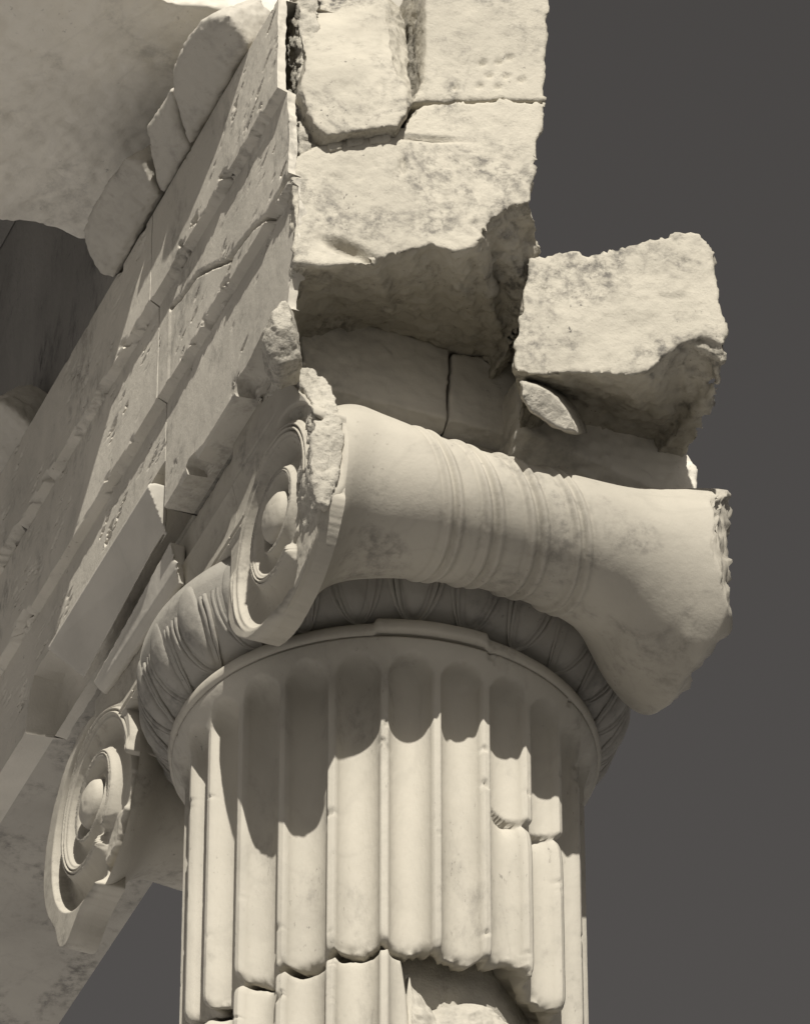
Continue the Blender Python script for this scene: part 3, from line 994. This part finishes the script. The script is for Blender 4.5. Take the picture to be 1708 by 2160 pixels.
# wedges in the open joint
for uvs in ([(692, 292), (723, 288), (726, 312), (694, 318)], [(731, 287), (768, 281), (770, 303), (733, 311)], [(776, 280), (822, 273), (826, 296), (782, 302)]):
    F0 = [pl(u, v, 0.004) for u, v in uvs]
    F1 = [p + np.array([0, 0.08, 0]) for p in F0]
    o = rock('joint_wedge', [F0, F1], M_block, None, voxel=0.003, rough=0.003, size=0.03, seed=uvs[0][0])
    tag(o, {692: 'leftmost small stone wedge packed into the cracked joint of the end block', 731: 'middle small stone wedge packed into the cracked joint of the end block',
            776: 'rightmost small stone wedge packed into the cracked joint of the end block'}[uvs[0][0]], 'stone wedge', 'wedges in the cracked joint')

# body of the front course behind its faces
o = box('architrave_core', (-0.30, -0.20, 0.50), (-0.04, 2.1, 1.3), M_soff)
tag(o, 'plain core masonry of the entablature between the front bands and the end blocks', 'masonry')

# ------------------------------------------------------------------ inner course on the right
lipR = [(1078, 779), (1111, 796), (1148, 795), (1183, 792), (1214, 787), (1258, 786), (1327, 792), (1372, 782), (1382, 768), (1404, 748), (1427, 731), (1450, 716), (1471, 711), (1500, 716), (1530, 722)]
lowR = [(1086, 796), (1121, 806), (1150, 815), (1173, 823), (1214, 843), (1258, 864), (1320, 888), (1361, 906), (1400, 926), (1432, 944), (1448, 957), (1475, 919), (1505, 854), (1516, 810), (1535, 760)]
topR = [(1540, 700), (1539, 680), (1526, 655), (1516, 624), (1514, 580), (1512, 535), (1499, 511), (1478, 494), (1454, 484), (1413, 497), (1370, 504), (1327, 518), (1280, 528), (1238, 538), (1226, 530), (1217, 527), (1190, 527), (1145, 538), (1112, 548), (1100, 620), (1090, 690), (1080, 745)]
RBp = np.array([0.03, -0.54, 0.0]); RBn = np.array([0.32, 1.0, 0.05])
F0 = [atp(u, v, RBp, RBn) for u, v in lipR + topR]
F1 = [at(u, v, 1, y) for (u, v), y in zip(lowR, np.concatenate([np.linspace(-0.46, -0.37, 11), [-0.44, -0.52, -0.58, -0.615]]))] + [p + np.array([0.0, 0.09, 0]) for p in F0[len(lipR):]]
cR = np.mean(F1, 0)
nR = len(F1)
for i in list(range(nR - 4, nR)) + [0]:
    F1[i] = F1[i] + np.array([0.05, 0.0, 0.0])
F2 = [np.array([p[0] + (0.42 * (0.0 - p[1]) if (i >= nR - 5 or i < 3) else 0), 0.0, max(p[2], 0.385)]) for i, p in enumerate(F1)]
o = rock('hanging_block', [F0, F1, F2], M_block, None, voxel=0.0045, rough=0.010, size=0.07, coarse=0.005, seed=41.0, mask=fracture(0.28, 1.0, (-0.30, -0.95, 0), 0.9), pits=0.0008)
tag(o, 'big jagged sunlit block overhanging at the right against the dark sky', 'marble block')

lowb = [(1086, 798), (1121, 808), (1173, 826), (1258, 868), (1361, 910), (1448, 960), (1462, 982), (1472, 1009), (1471, 1040), (1430, 1075), (1300, 1060), (1180, 1035), (1098, 1010), (1084, 915)]
F0 = [at(u, v, 1, -0.37) for u, v in lowb]
F1 = [p + np.array([0, 0.3, 0]) for p in F0]
cc = np.mean(F0, 0)
Fm = [cc + (p - cc) * np.array([0.97, 1, 0.97]) + np.array([0, -0.006, 0]) for p in F0]
bot = at(1300, 960, 1, -0.365)
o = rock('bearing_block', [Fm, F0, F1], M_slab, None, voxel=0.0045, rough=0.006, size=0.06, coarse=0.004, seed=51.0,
         clips=[(at(1150, 925, 1, -0.377), (-0.16, -0.66, -0.75), 0.003)])
tag(o, 'shaded bearing block under the jagged overhanging block, cracked, at the right of the capital', 'marble block')
ca = [(1100, 806), (1130, 813), (1150, 822), (1172, 838), (1192, 862), (1207, 890), (1214, 911), (1190, 908), (1164, 897), (1140, 880), (1118, 866), (1102, 838)]
F0 = [at(u, v, 1, y) for (u, v), y in zip(ca, np.array([-0.530, -0.528, -0.525, -0.520, -0.512, -0.505, -0.50, -0.50, -0.503, -0.507, -0.515, -0.525]) - 0.036)]
cc = np.mean(F0, 0)
F1 = [cc + (p - cc) * 1.10 + FW * 0.030 for p in F0]
F2 = [p + FW * 0.16 + np.array([0.02, 0.0, 0.01]) for p in F1]
o = rock('broken_chip', [F0, F1, F2], M_frac, None, voxel=0.003, facet=0.2, rough=0.004, size=0.03, seed=61.0)
tag(o, 'bright pointed break of marble catching sun under the overhanging block', 'marble fragment')

# recessed stones seen in shade above the bolster
def shade_block(uvs, y, label, seed):
    F0 = [at(u, v, 1, y) for u, v in uvs]
    F1 = [p + np.array([0, 0.25, 0]) for p in F0]
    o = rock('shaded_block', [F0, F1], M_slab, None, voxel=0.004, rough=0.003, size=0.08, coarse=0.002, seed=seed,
             clips=[(at(820, 850, 1, y) + np.array([0, -0.001, 0]), (0.0, -0.55, -0.83), 0.002)])
    return tag(o, label, 'marble block')
shade_block([(610, 640), (700, 655), (800, 690), (880, 712), (949, 735), (949, 760), (943, 866), (940, 960), (800, 960), (690, 900), (640, 840), (640, 760), (632, 700)], -0.333, 'shaded recessed stone left of the upright joint above the bolster', 71.0)
shade_block([(954, 745), (1010, 750), (1080, 764), (1100, 800), (1096, 910), (1100, 1010), (1000, 985), (945, 960), (947, 866)], -0.330, 'shaded recessed stone right of the upright joint above the bolster', 72.0)

# ------------------------------------------------------------------ crown mouldings and cornice
def crown(uvs, low_n, label, seed, xl=-0.378, xh=-0.432, mat=M_soff, out=0.0):
    """a broken length of crown moulding: first low_n points on its lower edge, the rest higher and further out"""
    kk = 0.85
    pn = np.array([kk, 0.0, 1.0]) / math.hypot(kk, 1)
    F0 = [atp(u, v, (xl - out, 0.0, 0.851), pn) for u, v in uvs]
    F0 = [np.array([p[0], p[1], max(p[2], 0.8495)]) for p in F0]
    c0 = np.mean(F0, 0)
    F1 = [p + pn * 0.09 + np.array([0.0, 0.02, 0.0]) for p in F0]
    Fm = [c0 + (p - c0) * 0.80 - pn * 0.006 for p in F0]
    o = rock('crown_moulding', [Fm, F0, F1], mat, None, voxel=0.0035, rough=0.004, size=0.05, coarse=0.003, seed=seed, smooth=4)
    return tag(o, label, 'crown moulding', 'broken lengths of crown moulding under the cornice')
crown([(524, 97), (462, 203), (401, 306), (385, 262), (368, 207), (362, 155), (374, 119), (397, 76), (421, 44), (457, 32), (481, 30), (505, 62)], 3,
      'nearest length of crown moulding, its broken end catching the sun', 81.0)
crown([(400, 308), (372, 362), (346, 412), (334, 400), (322, 330), (309, 266), (330, 232), (363, 186), (378, 245)], 3,
      'middle length of crown moulding behind the nearest one', 82.0, out=-0.006)
crown([(338, 418), (290, 500), (239, 600), (210, 580), (184, 530), (174, 486), (195, 440), (232, 376), (262, 332), (300, 345), (325, 395)], 3,
      'projecting length of crown moulding with a rounded lower end beside the slab', 83.0, out=0.012)
crown([(40, 1010), (0, 1080), (-60, 1180), (-60, 900), (-30, 850), (0, 845), (35, 868), (68, 910), (74, 950)], 3,
      'farthest length of crown moulding at the left edge of the picture', 84.0, out=0.0)

SZ = 1.03
se = [(-1.0, -0.285), (-0.80, -0.28), (-0.62, -0.276), (-0.50, -0.282), (-0.44, -0.268), (-0.40, -0.282), (-0.34, -0.288), (-0.30, -0.285), (-0.20, -0.28), (-0.20, 0.20), (-0.335, 0.275), (-0.36, 0.268), (-0.40, 0.272), (-0.46, 0.262), (-0.52, 0.28), (-0.60, 0.284), (-0.80, 0.28), (-1.0, 0.28)]
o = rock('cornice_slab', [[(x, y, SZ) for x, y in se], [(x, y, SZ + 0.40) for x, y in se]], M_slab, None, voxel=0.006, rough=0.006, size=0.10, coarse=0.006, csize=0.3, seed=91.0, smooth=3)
tag(o, 'broad cornice slab seen from below at the upper left', 'cornice')
# frieze behind, and the sunlit block standing on the near end of the cornice
o = box('frieze_wall', (-0.338, 0.10, 0.857), (-0.302, 2.1, 1.6), M_recess)
tag(o, 'shaded frieze wall above the front bands at the left', 'frieze')
fb = [(-0.50, -0.27), (-0.42, -0.29), (-0.33, -0.28), (-0.20, -0.27), (-0.2, 0.1), (-0.5, 0.1)]
o = rock('frieze_block', [[(x, y + 0.02, SZ + 0.402) for x, y in fb], [(x, y + 0.02, SZ + 0.9) for x, y in fb]], M_block, None, voxel=0.008, rough=0.01, size=0.1, seed=95.0)
tag(o, 'sunlit block at the top edge of the picture above the cornice slab', 'marble block')
o = box('sun_blocking_course', (-1.0, 0.18, 1.445), (-0.34, 2.1, 1.62), M_recess)  # added course that keeps sun off the frieze recess
tag(o, 'dark course added beyond the slab to block the sun', 'cornice')
